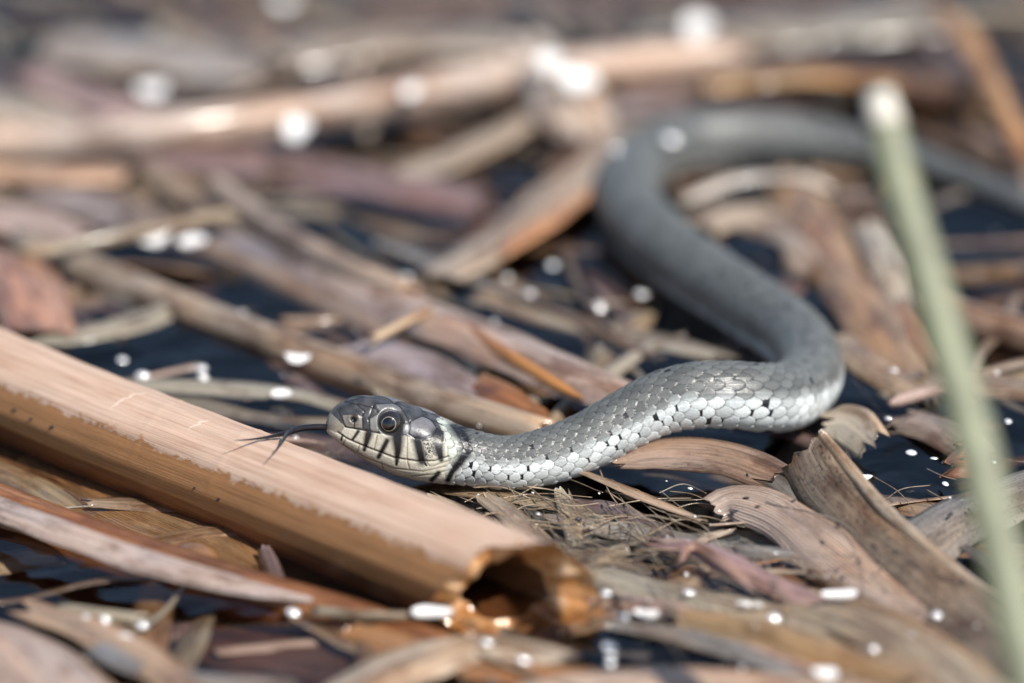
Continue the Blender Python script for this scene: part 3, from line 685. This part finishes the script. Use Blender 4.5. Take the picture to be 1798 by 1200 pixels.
# far background
stalk('very long pale cane crossing the background', [(-120, 258, 5), (200, 238, 6), (500, 205, 6), (800, 150, 6), (1050, 118, 6), (1300, 98, 5)], 36, (.56, .42, .33))
leaf('peeling orange-edged strip under the left part of the very long pale cane', [(-80, 292, 4), (80, 300, 4), (222, 300, 3)], 40, (.58, .36, .22), roll=-15)
leaf('long dark mauve leaf below the very long pale cane', [(240, 262, 1), (420, 265, 1.5), (620, 300, 1.5), (860, 352, 1)], 66, (.27, .17, .16))
leaf('tan leaf in the gap under the very long pale cane', [(690, 300, 2), (800, 265, 3), (960, 190, 4)], 44, (.42, .32, .22))
leaf('broad tan leaf running behind the snake loop', [(760, 480, 2), (900, 390, 4), (1040, 280, 5), (1110, 215, 5)], 76, (.46, .34, .23), roll=8)
leaf('burnt-orange patch of leaf against the side of the snake loop', [(880, 440, 3), (960, 385, 5), (1030, 330, 5)], 34, (.5, .24, .10))
leaf('short broad tan leaf standing over the very long pale cane', [(930, 60, 12), (985, 120, 9), (1030, 240, 3)], 120, (.56, .45, .35), roll=10, n=20)
leaf('pale brown leaf under water left of the mauve leaf', [(270, 290, 0), (360, 345, 0), (460, 420, 0)], 50, (.36, .28, .21))
leaf('grey leaf in the far left clutter', [(60, 330, 0), (180, 350, 1), (330, 410, 0)], 60, (.32, .25, .22))
leaf('rosy leaf above the very long pale cane', [(60, 120, 4), (220, 180, 4), (420, 232, 3)], 50, (.42, .27, .23))
leaf('cream leaf at the far left above the long pale cane', [(-60, 165, 4), (50, 185, 5), (120, 220, 4)], 70, (.54, .43, .31))
leaf('grey-tan leaf in the far distance above the rosy leaf', [(100, 60, 3), (300, 85, 4), (470, 105, 3)], 70, (.38, .32, .27))
leaf('straight dun leaf in the far distance', [(480, 90, 3), (640, 62, 4), (880, 58, 3)], 60, (.40, .32, .24))
stalk('dark log-like cane with an orange top behind the snake loop', [(1080, 170, 2), (1300, 152, 3), (1500, 150, 3), (1760, 172, 2)], 38, (.13, .065, .03), mat=M_WET)
leaf('orange sliver on top of the dark log-like cane', [(1230, 150, 8), (1400, 130, 8), (1580, 138, 7)], 22, (.52, .28, .09))
leaf('curved orange leaf arching down at the far right', [(1640, 10, 14), (1700, 70, 14), (1750, 170, 10), (1810, 290, 4)], 44, (.56, .28, .10), roll=-25)
leaf('far grey-green strip above the dark log-like cane', [(1100, 60, 3), (1350, 40, 4), (1700, 20, 3)], 60, (.34, .31, .25))
leaf('far mauve leaf crossing above the snake loop', [(1050, 175, 3), (1250, 178, 3), (1420, 200, 2)], 30, (.32, .24, .23))
# inside the snake loop and to the right
leaf('brown leaf running down inside the snake loop', [(1380, 300, 3), (1450, 420, 3), (1530, 540, 3), (1610, 660, 2)], 110, (.42, .25, .12), curl=.2)
leaf('cream torn leaf edge inside the snake loop', [(1205, 345, 3), (1300, 312, 5), (1400, 308, 4), (1460, 325, 2)], 16, (.58, .48, .38))
leaf('crumpled tan leaf inside the snake loop', [(1220, 400, 1), (1300, 360, 3), (1400, 400, 2), (1440, 480, 1)], 80, (.46, .34, .23), wav=1.2)
leaf('straw fragment beside the brown leaf in the loop', [(1530, 390, 3), (1560, 450, 4), (1580, 530, 2)], 80, (.52, .41, .28), n=20)
leaf('rust fragment by the green rush', [(1560, 500, 1), (1600, 560, 2), (1650, 640, 1)], 50, (.40, .2, .09))
stalk('brown cane lying right of the green rush', [(1640, 545, 1), (1740, 575, 1.5), (1900, 610, 1)], 36, (.34, .2, .12))
leaf('dull straw leaf below the brown cane at the right', [(1600, 650, 1), (1720, 660, 1.5), (1880, 690, 1)], 44, (.42, .32, .22))
leaf('tan fragment beside the snake bend', [(1480, 590, 1), (1540, 640, 2), (1640, 700, 1)], 60, (.44, .32, .2))
stalk('short pink stick right of the snake bend', [(1572, 705, 3), (1650, 682, 4)], 10, (.54, .34, .25), n=16, na=12)
leaf('brown bark-like piece below the short pink stick', [(1590, 730, 2), (1660, 755, 3), (1720, 800, 2)], 60, (.34, .24, .17), roll=-10)
leaf('straw leaf in the still water left of the snake bend', [(880, 530, .3), (1000, 560, .6), (1140, 590, .5), (1270, 625, 0)], 28, (.40, .33, .24))
leaf('second straw strip crossing near the snake bend', [(1060, 660, .3), (1130, 610, .6), (1200, 590, .5)], 24, (.42, .34, .23))
leaf('dull strip floating above the split cane', [(830, 520, .3), (930, 530, .6), (1080, 585, .5)], 22, (.38, .31, .22))

# ------------------------------------------------------------------ green rush standing close to the camera
def near(px, py, dd):
    d = fwd+(px-899)/PXMM/DIST*rgt+(600-py)/PXMM/DIST*upv
    return CAM+d*(DIST-dd)
gp = [near(1545, 178, 150), near(1582, 330, 154), near(1650, 560, 160), near(1712, 780, 167), near(1765, 1000, 174), near(1815, 1230, 182), near(1850, 1420, 190)]
while gp[-1][2] > -20: gp.append(gp[-1]+(gp[-1]-gp[-2]))
g = empty('green_rush', gp[-1]); tag(g, 'soft green rush with a pale cut tip standing in front of the water litter', 'rush')
S = cr(gp, 60); V, F = sweep(S, np.linspace(3.4, 4.8, 60)*np.interp(np.linspace(0, 1, 60), [0, .03, 1], [.8, 1, 1]), 14)
V = S.repeat(14, 0)+(V-S.repeat(14, 0))*np.array([1, .55, .8])
mesh_obj('stalk', V, F, M_GRASS, parent=g, origin=gp[0])
S2 = cr([gp[0]+(gp[0]-gp[1])*.10, gp[0]+(gp[1]-gp[0])*.30], 8); V, F = sweep(S2, np.linspace(2.7, 3.5, 8), 14)
mesh_obj('cut_tip', V, F, plain('dry_tip', (.6, .56, .48), .5, noise=.2, scale=150), parent=g, origin=gp[0])

# ------------------------------------------------------------------ sunken and drifting filler
dark_spots = [(245, 605, 70), (1710, 455, 90), (640, 225, 110), (300, 315, 55), (560, 360, 60), (960, 470, 60), (1240, 640, 40), (560, 650, 30), (1590, 800, 60), (1000, 880, 45), (1150, 880, 40), (1480, 760, 40), (640, 640, 30)]
dsp = [(at(a, b, 0), c/PXMM*1.1) for a, b, c in dark_spots]
kinds = [(TAN, 'tan'), (BROWN, 'brown'), (MAUVE, 'mauve'), (STRAW, 'straw'), (GREY, 'grey'), (PINK, 'pinkish'), ((.36, .2, .09), 'rust')]
cnt = 0
for q in range(900):
    if cnt >= 270: break
    x = rng.uniform(-150, 150); y = rng.uniform(-135, 440); zz = -rng.uniform(1.0, 3.2)**2
    L = rng.uniform(25, 110); ang = math.radians(rng.choice([rng.normal(-42, 18), rng.normal(20, 30), rng.uniform(0, 180)], p=[.55, .25, .2]))
    w = rng.uniform(3, 13)
    if any(math.hypot(x-p[0], (y-p[1])*.55) < r*.8+L*.12 for p, r in dsp) and zz > -30: continue
    d = np.array([math.cos(ang), math.sin(ang), rng.normal(0, .03)])
    pts = [np.array([x, y, zz])+d*L*t+np.array([0, 0, 1])*rng.normal(0, .5)+np.array([-d[1], d[0], 0])*rng.normal(0, 2.5) for t in (-.5, -.15, .2, .5)]
    for p_ in pts: p_[2] = min(p_[2], -.9)
    c, nm = kinds[int(rng.choice(len(kinds), p=[.25, .2, .12, .18, .1, .09, .06]))]
    c = tuple(np.clip(np.array(c)*rng.uniform(.7, 1.15), 0, .7))
    o = blade('sunken_leaf', pts, 0, c, wmm=w, world=True, n=16, nv=5, roll=rng.normal(0, 14), curl=rng.uniform(0, .2), w0=rng.uniform(.2, .9), w1=rng.uniform(.2, .9), rag=1.0)
    tag(o, '%s scrap of dead reed leaf sunk below the water surface' % nm, 'reed leaf', '%s leaf scraps under water' % nm); cnt += 1

# narrow strips drifting at the surface, clear of the snake and the cane
sn_xy = cr(SNW, 200); cane_xy = cr(CANE, 80); cnt = 0
for q in range(1500):
    if cnt >= 190: break
    x = rng.uniform(-140, 140); y = rng.uniform(-125, 400); L = rng.uniform(14, 62); w = rng.uniform(1.2, 5.5)
    ang = math.radians(rng.choice([rng.normal(-40, 20), rng.normal(15, 30), rng.uniform(0, 180)], p=[.5, .25, .25]))
    d = np.array([math.cos(ang), math.sin(ang), 0]); ends_ = [np.array([x, y, 0])+d*L*t for t in (-.5, -.25, 0, .25, .5)]
    if any(np.min(np.hypot(sn_xy[:, 0]-e[0], sn_xy[:, 1]-e[1])-sn_xy[:, 3]) < w*.6+.5 or np.min(np.hypot(cane_xy[:, 0]-e[0], cane_xy[:, 1]-e[1])) < 12.5 for e in ends_): continue
    if any(math.hypot(x-p[0], (y-p[1])*.55) < r*.6 for p, r in dsp): continue
    if math.hypot(x+89, y-7) < 16: continue
    zz = rng.uniform(-.6, 1.6)
    pts = [np.array([x, y, zz])+d*L*t+np.array([0, 0, 1])*rng.normal(0, .6)+np.array([-d[1], d[0], 0])*rng.normal(0, 1.2) for t in (-.5, -.15, .2, .5)]
    c, nm = kinds[int(rng.choice(len(kinds), p=[.2, .2, .14, .2, .16, .06, .04]))]
    c = tuple(np.clip(np.array(c)*rng.uniform(.6, 1.1), 0, .7))
    o = blade('leaf_shred', pts, 0, c, wmm=w, world=True, n=16, nv=5, roll=rng.normal(0, 22), curl=rng.uniform(0, .3), w0=rng.uniform(.1, .9), w1=rng.uniform(.1, .9), rag=1.2)
    tag(o, 'narrow %s shred of reed leaf drifting at the water surface' % nm, 'leaf shred', '%s shreds at the surface' % nm); cnt += 1

# thin floating fibres in front of the snake and over the right-hand litter
def scatter_fibres(n, box, label, group, c0, zr=(.3, 1.8), Lr=(60, 190), rr=(.05, .19), ang=(-12, 50)):
    for _ in range(n):
        px = rng.uniform(box[0], box[2]); py = rng.uniform(box[1], box[3]); L = rng.uniform(*Lr); a = math.radians(rng.uniform(*ang)); b = rng.normal(0, .10)*L
        z0 = rng.uniform(*zr)
        pts = [(px-L/2*math.cos(a), py-L/2*math.sin(a), z0), (px-b*math.sin(a), py+b*math.cos(a), z0+rng.uniform(0, 1)), (px+L/2*math.cos(a), py+L/2*math.sin(a), z0-.3)]
        tag(fibre('plant_fibre', pts, rng.uniform(*rr), tuple(np.array(c0)*rng.uniform(.7, 1.15))), label, 'plant fibre', group)
scatter_fibres(90, (850, 865, 1240, 985), 'hair-thin straw fibre floating just before the snake belly', 'fibres before the snake', (.48, .38, .25))
scatter_fibres(40, (1080, 960, 1600, 1130), 'thin pale fibre draped over the lower right leaf litter', 'fibres over the leaf litter', (.50, .40, .29), zr=(2, 5), Lr=(90, 300), ang=(5, 40))
scatter_fibres(14, (1500, 640, 1790, 900), 'thin brown fibre floating round the foot of the green rush', 'fibres by the green rush', (.36, .28, .2), zr=(.5, 3), ang=(-30, 60))
scatter_fibres(14, (480, 770, 700, 840), 'blurred straw fibre on the water under the snake chin', 'fibres under the snake chin', (.42, .34, .24), zr=(-1, .6), ang=(-30, 40))

# ------------------------------------------------------------------ petals, seeds, droplets
def petal(px, py, z, w, h, label):  # white flakes; a few far ones stand in for blurred sun glints
    c = at(px, py, z); nr, na = 7, 20; a = np.arange(na)/na*2*np.pi; VV = []
    W_ = w/PXMM*depth(c)/DIST/2; H_ = h/PXMM*depth(c)/DIST/2
    tilt = math.radians(rng.uniform(25, 60)); jag = 1+.16*np.sin(a*2+rng.uniform(0, 6))+.10*np.sin(a*3+rng.uniform(0, 6))+.05*np.sin(a*7)
    for lay in (1, -1):
        for k in range(nr):
            f = (k/(nr-1) if lay == 1 else 1-k/(nr-1)); f = max(f, .02)
            x = W_*f*np.cos(a)*jag; u_ = H_*f*np.sin(a)*jag; zt = lay*.22*(1-f**2)+.18*W_*(f**2)*np.cos(2*a)
            VV.append(np.stack([x, u_*math.cos(tilt)-zt*math.sin(tilt), u_*math.sin(tilt)+zt*math.cos(tilt)], 1)+c)
    return tag(mesh_obj('petal_glint_flake', np.vstack(VV), grid_faces(2*nr, na, True), M_PETAL_GLINT, origin=c), label, 'petal')
for args in [(272, 416, 5, 52, 36, 'round white petal on the thin grey straw stalk'), (338, 422, 4, 48, 24, 'flat white petal just below the thin grey straw stalk'), (522, 627, 2.5, 54, 20, 'white petal lying on the long tan stalk'),
             (494, 691, 2, 46, 16, 'cream oval petal floating above the thick cane'), (758, 1074, 4, 66, 26, 'white petal beside the broken end of the thick cane'), (1476, 1043, 5, 60, 20, 'white petal scrap on the ribbed leaf litter'),
             (521, 225, 10, 56, 40, 'white flake painted as a glint on the very long pale cane'), (1016, 140, 12, 66, 46, 'large painted white glint at the foot of the short broad tan leaf'), (268, 155, 6, 64, 30, 'white petal blurred behind the rosy leaf'),
             (1225, 45, 8, 60, 44, 'far white petal above the dark log-like cane'), (965, 108, 14, 50, 36, 'white petal against the short broad tan leaf'), (1136, 1077, 3, 46, 18, 'white foam scrap touching the tip of the cane end'),
             (722, 158, 10, 34, 28, 'small white flake painted as a glint midway along the very long pale cane'), (498, 2, 6, 40, 26, 'tiny white petal in the farthest litter'), (1450, 1180, 4, 50, 22, 'white petal near the glossy rolled leaf'),
             (1520, 838, 2, 26, 12, 'small white scrap in the dark water behind the broken stump'), (1910, 690, 2, 30, 18, 'white scrap past the dull straw leaf')]:
    petal(*args)

def seed_mesh():
    nr, na = 8, 8; p = np.linspace(.05, np.pi-.05, nr); a = np.arange(na)/na*2*np.pi
    V = np.stack([np.broadcast_to(-np.cos(p)[:, None]*.62, (nr, na)), np.sin(p)[:, None]*np.cos(a)[None]*.26, np.sin(p)[:, None]*np.sin(a)[None]*.24], -1).reshape(-1, 3)
    return V, grid_faces(nr, na, True)
SV, SF = seed_mesh(); seed0 = None
def seeds(spots, label, group):
    global seed0
    for px, py, z in spots:
        c = at(px, py, z)
        if seed0 is None: o = seed0 = mesh_obj('black_seed', SV, SF, M_SEED)
        else: o = seed0.copy(); col.objects.link(o)
        o.location = Vector(c*MM); o.rotation_euler = (0, rng.uniform(-.4, .4), rng.uniform(-1.5, 1.5)); s_ = rng.uniform(1.0, 1.4); o.scale = (s_, s_, s_)
        tag(o, label, 'seed', group)
def cane_z(px, py):
    """height of the cane's surface seen at this pixel"""
    S = cr(CANE, 400); d = fwd+(px-899)/PXMM/DIST*rgt+(600-py)/PXMM/DIST*upv
    for t in np.arange(DIST-60, DIST+260, .4):
        p = CAM+d*t; i = np.argmin(np.hypot(S[:, 0]-p[0], S[:, 1]-p[1])); ax = S[min(i+1, 399)]-S[max(i-1, 0)]; ax /= np.linalg.norm(ax); q = p-S[i]
        if np.linalg.norm(q-ax*(q@ax)) < 11.1: return p[2]
    return 3.
seeds([(x, y, cane_z(x, y)) for x, y in [(25, 720), (54, 736), (92, 750), (342, 857), (385, 877)]], 'black seed stuck to the wet brown side of the thick cane', 'seeds on the thick cane')
seeds([(1402, 797, 13.5), (1312, 835, 7), (1535, 960, 7), (1495, 975, 5.5), (1507, 985, 5.5), (1572, 973, 6.5), (1580, 1010, 5.5), (1534, 1012, 4.8), (1640, 1045, 5), (1660, 1052, 5), (1690, 1022, 5.2), (1422, 848, 10.5), (1470, 925, 7.5)], 'black seed sitting on the brown broken leaf stump', 'seeds on the broken stump')
seeds([(1655, 812, 7.2), (1672, 817, 7), (1688, 806, 7), (1700, 895, 5), (1668, 905, 5)], 'black seed on the rust fragment by the green rush', 'seeds by the green rush')
seeds([(1057, 890, 2), (1015, 912, 2), (1310, 875, 6), (1330, 890, 6.5), (1175, 985, 4), (1532, 1075, 5)], 'loose black seed among the fibres before the snake', 'seeds among the fibres')

# droplets: low domes coloured white-silver to stand in for sun glints
na, nr = 24, 12
pol = np.linspace(.02, 1.25, nr); az = np.arange(na)/na*2*np.pi
DV = np.stack([np.sin(pol)[:, None]*np.cos(az)[None], np.sin(pol)[:, None]*np.sin(az)[None], np.broadcast_to(np.cos(pol)[:, None]-.35, (nr, na))], -1).reshape(-1, 3)
DF = grid_faces(nr, na, True)[:, ::-1].copy()
drop0 = None
def drops(spots, label, group, size=(1.0, 1.8)):
    global drop0
    for px, py, z in spots:
        c = at(px, py, z)
        if drop0 is None: o = drop0 = mesh_obj('glint_droplet', DV, DF, M_GLINT_DROP)
        else: o = drop0.copy(); col.objects.link(o)
        o.location = Vector(c*MM); r = rng.uniform(*size); o.scale = (r*rng.uniform(.8, 1.7), r*rng.uniform(.7, 1.1), r*rng.uniform(.5, .9)); o.rotation_euler = (rng.uniform(.0, .5), rng.uniform(0, .4), 0)
        tag(o, label, 'water droplet', group)
drops([(x, y, .1) for x, y in [(215, 632), (250, 660), (355, 646), (357, 662), (615, 665), (235, 562), (285, 543), (890, 487), (970, 466), (930, 515), (1052, 540), (868, 566), (708, 487), (1126, 517), (130, 432), (1480, 492), (1463, 386), (1300, 580), (1305, 600)]], 'white-silver bead painted as a glint on the open water behind the snake', 'painted glints on the open water', (.9, 1.5))
drops([(1082, 262, 11), (1120, 248, 10), (1178, 244, 11)], 'droplet with a painted white-silver glint on the bend of the snake loop', 'droplets on the snake loop', (1.0, 1.5))
drops([(x, y, 6) for x, y in [(964, 989), (980, 1002), (1000, 998), (1018, 1010), (1040, 1056), (1064, 1042), (1085, 1080), (1098, 1083)]], 'droplet with a painted white-silver glint on the ragged hollow cane end', 'droplets on the cane end', (.5, .9))
drops([(x, y, 3) for x, y in [(855, 1128), (1070, 1135), (1072, 1150), (1072, 1165), (920, 1160), (1330, 1062), (1310, 1060), (1210, 1040), (1290, 1085), (1360, 1085), (1415, 1128), (1535, 1140), (1600, 1120), (1645, 1080), (150, 1085), (185, 1088), (250, 1098), (220, 1118), (375, 1020), (476, 1033), (515, 1075), (50, 1140), (85, 1165)]], 'droplet with a painted silver glint on the blurred litter below the thick cane', 'droplets on the near litter', (.6, 1.1))
drops([(x, y, 4) for x, y in [(1690, 880, ), (1660, 850), (1700, 820), (1720, 815), (1745, 812), (1560, 735), (1640, 805), (1600, 795), (1770, 740), (1750, 655), (1570, 650)]], 'droplet with a painted silver glint on the litter round the green rush', 'droplets by the green rush', (.5, .9))
spk = []
while len(spk) < 80:
    a, b = rng.uniform(700, 1790), rng.uniform(840, 1190); p = at(a, b, 1)
    if rng.random() < .4: a, b = rng.uniform(20, 1790), rng.uniform(380, 780); p = at(a, b, 1)
    if np.min(np.hypot(sn_xy[:, 0]-p[0], sn_xy[:, 1]-p[1])-sn_xy[:, 3]) < 1 or np.min(np.hypot(cane_xy[:, 0]-p[0], cane_xy[:, 1]-p[1])) < 13: continue
    spk.append((a, b, rng.uniform(.1, .5) if b < 800 else rng.uniform(.3, 4)))
drops(spk, 'tiny bead with a painted white sparkle scattered among the wet reed litter', 'painted sparkle beads', (.14, .42))
o = tag(mesh_obj('bubble', DV*np.array([5.2, 5.2, 3.6])+at(340, 975, 0), DF, plain('brown_bubble', (.2, .1, .045), .08, coat=1, noise=.4, scale=300), origin=at(340, 975, 0)), 'brown glossy bubble dome in the water ring beside the pale sheath strip', 'bubble')
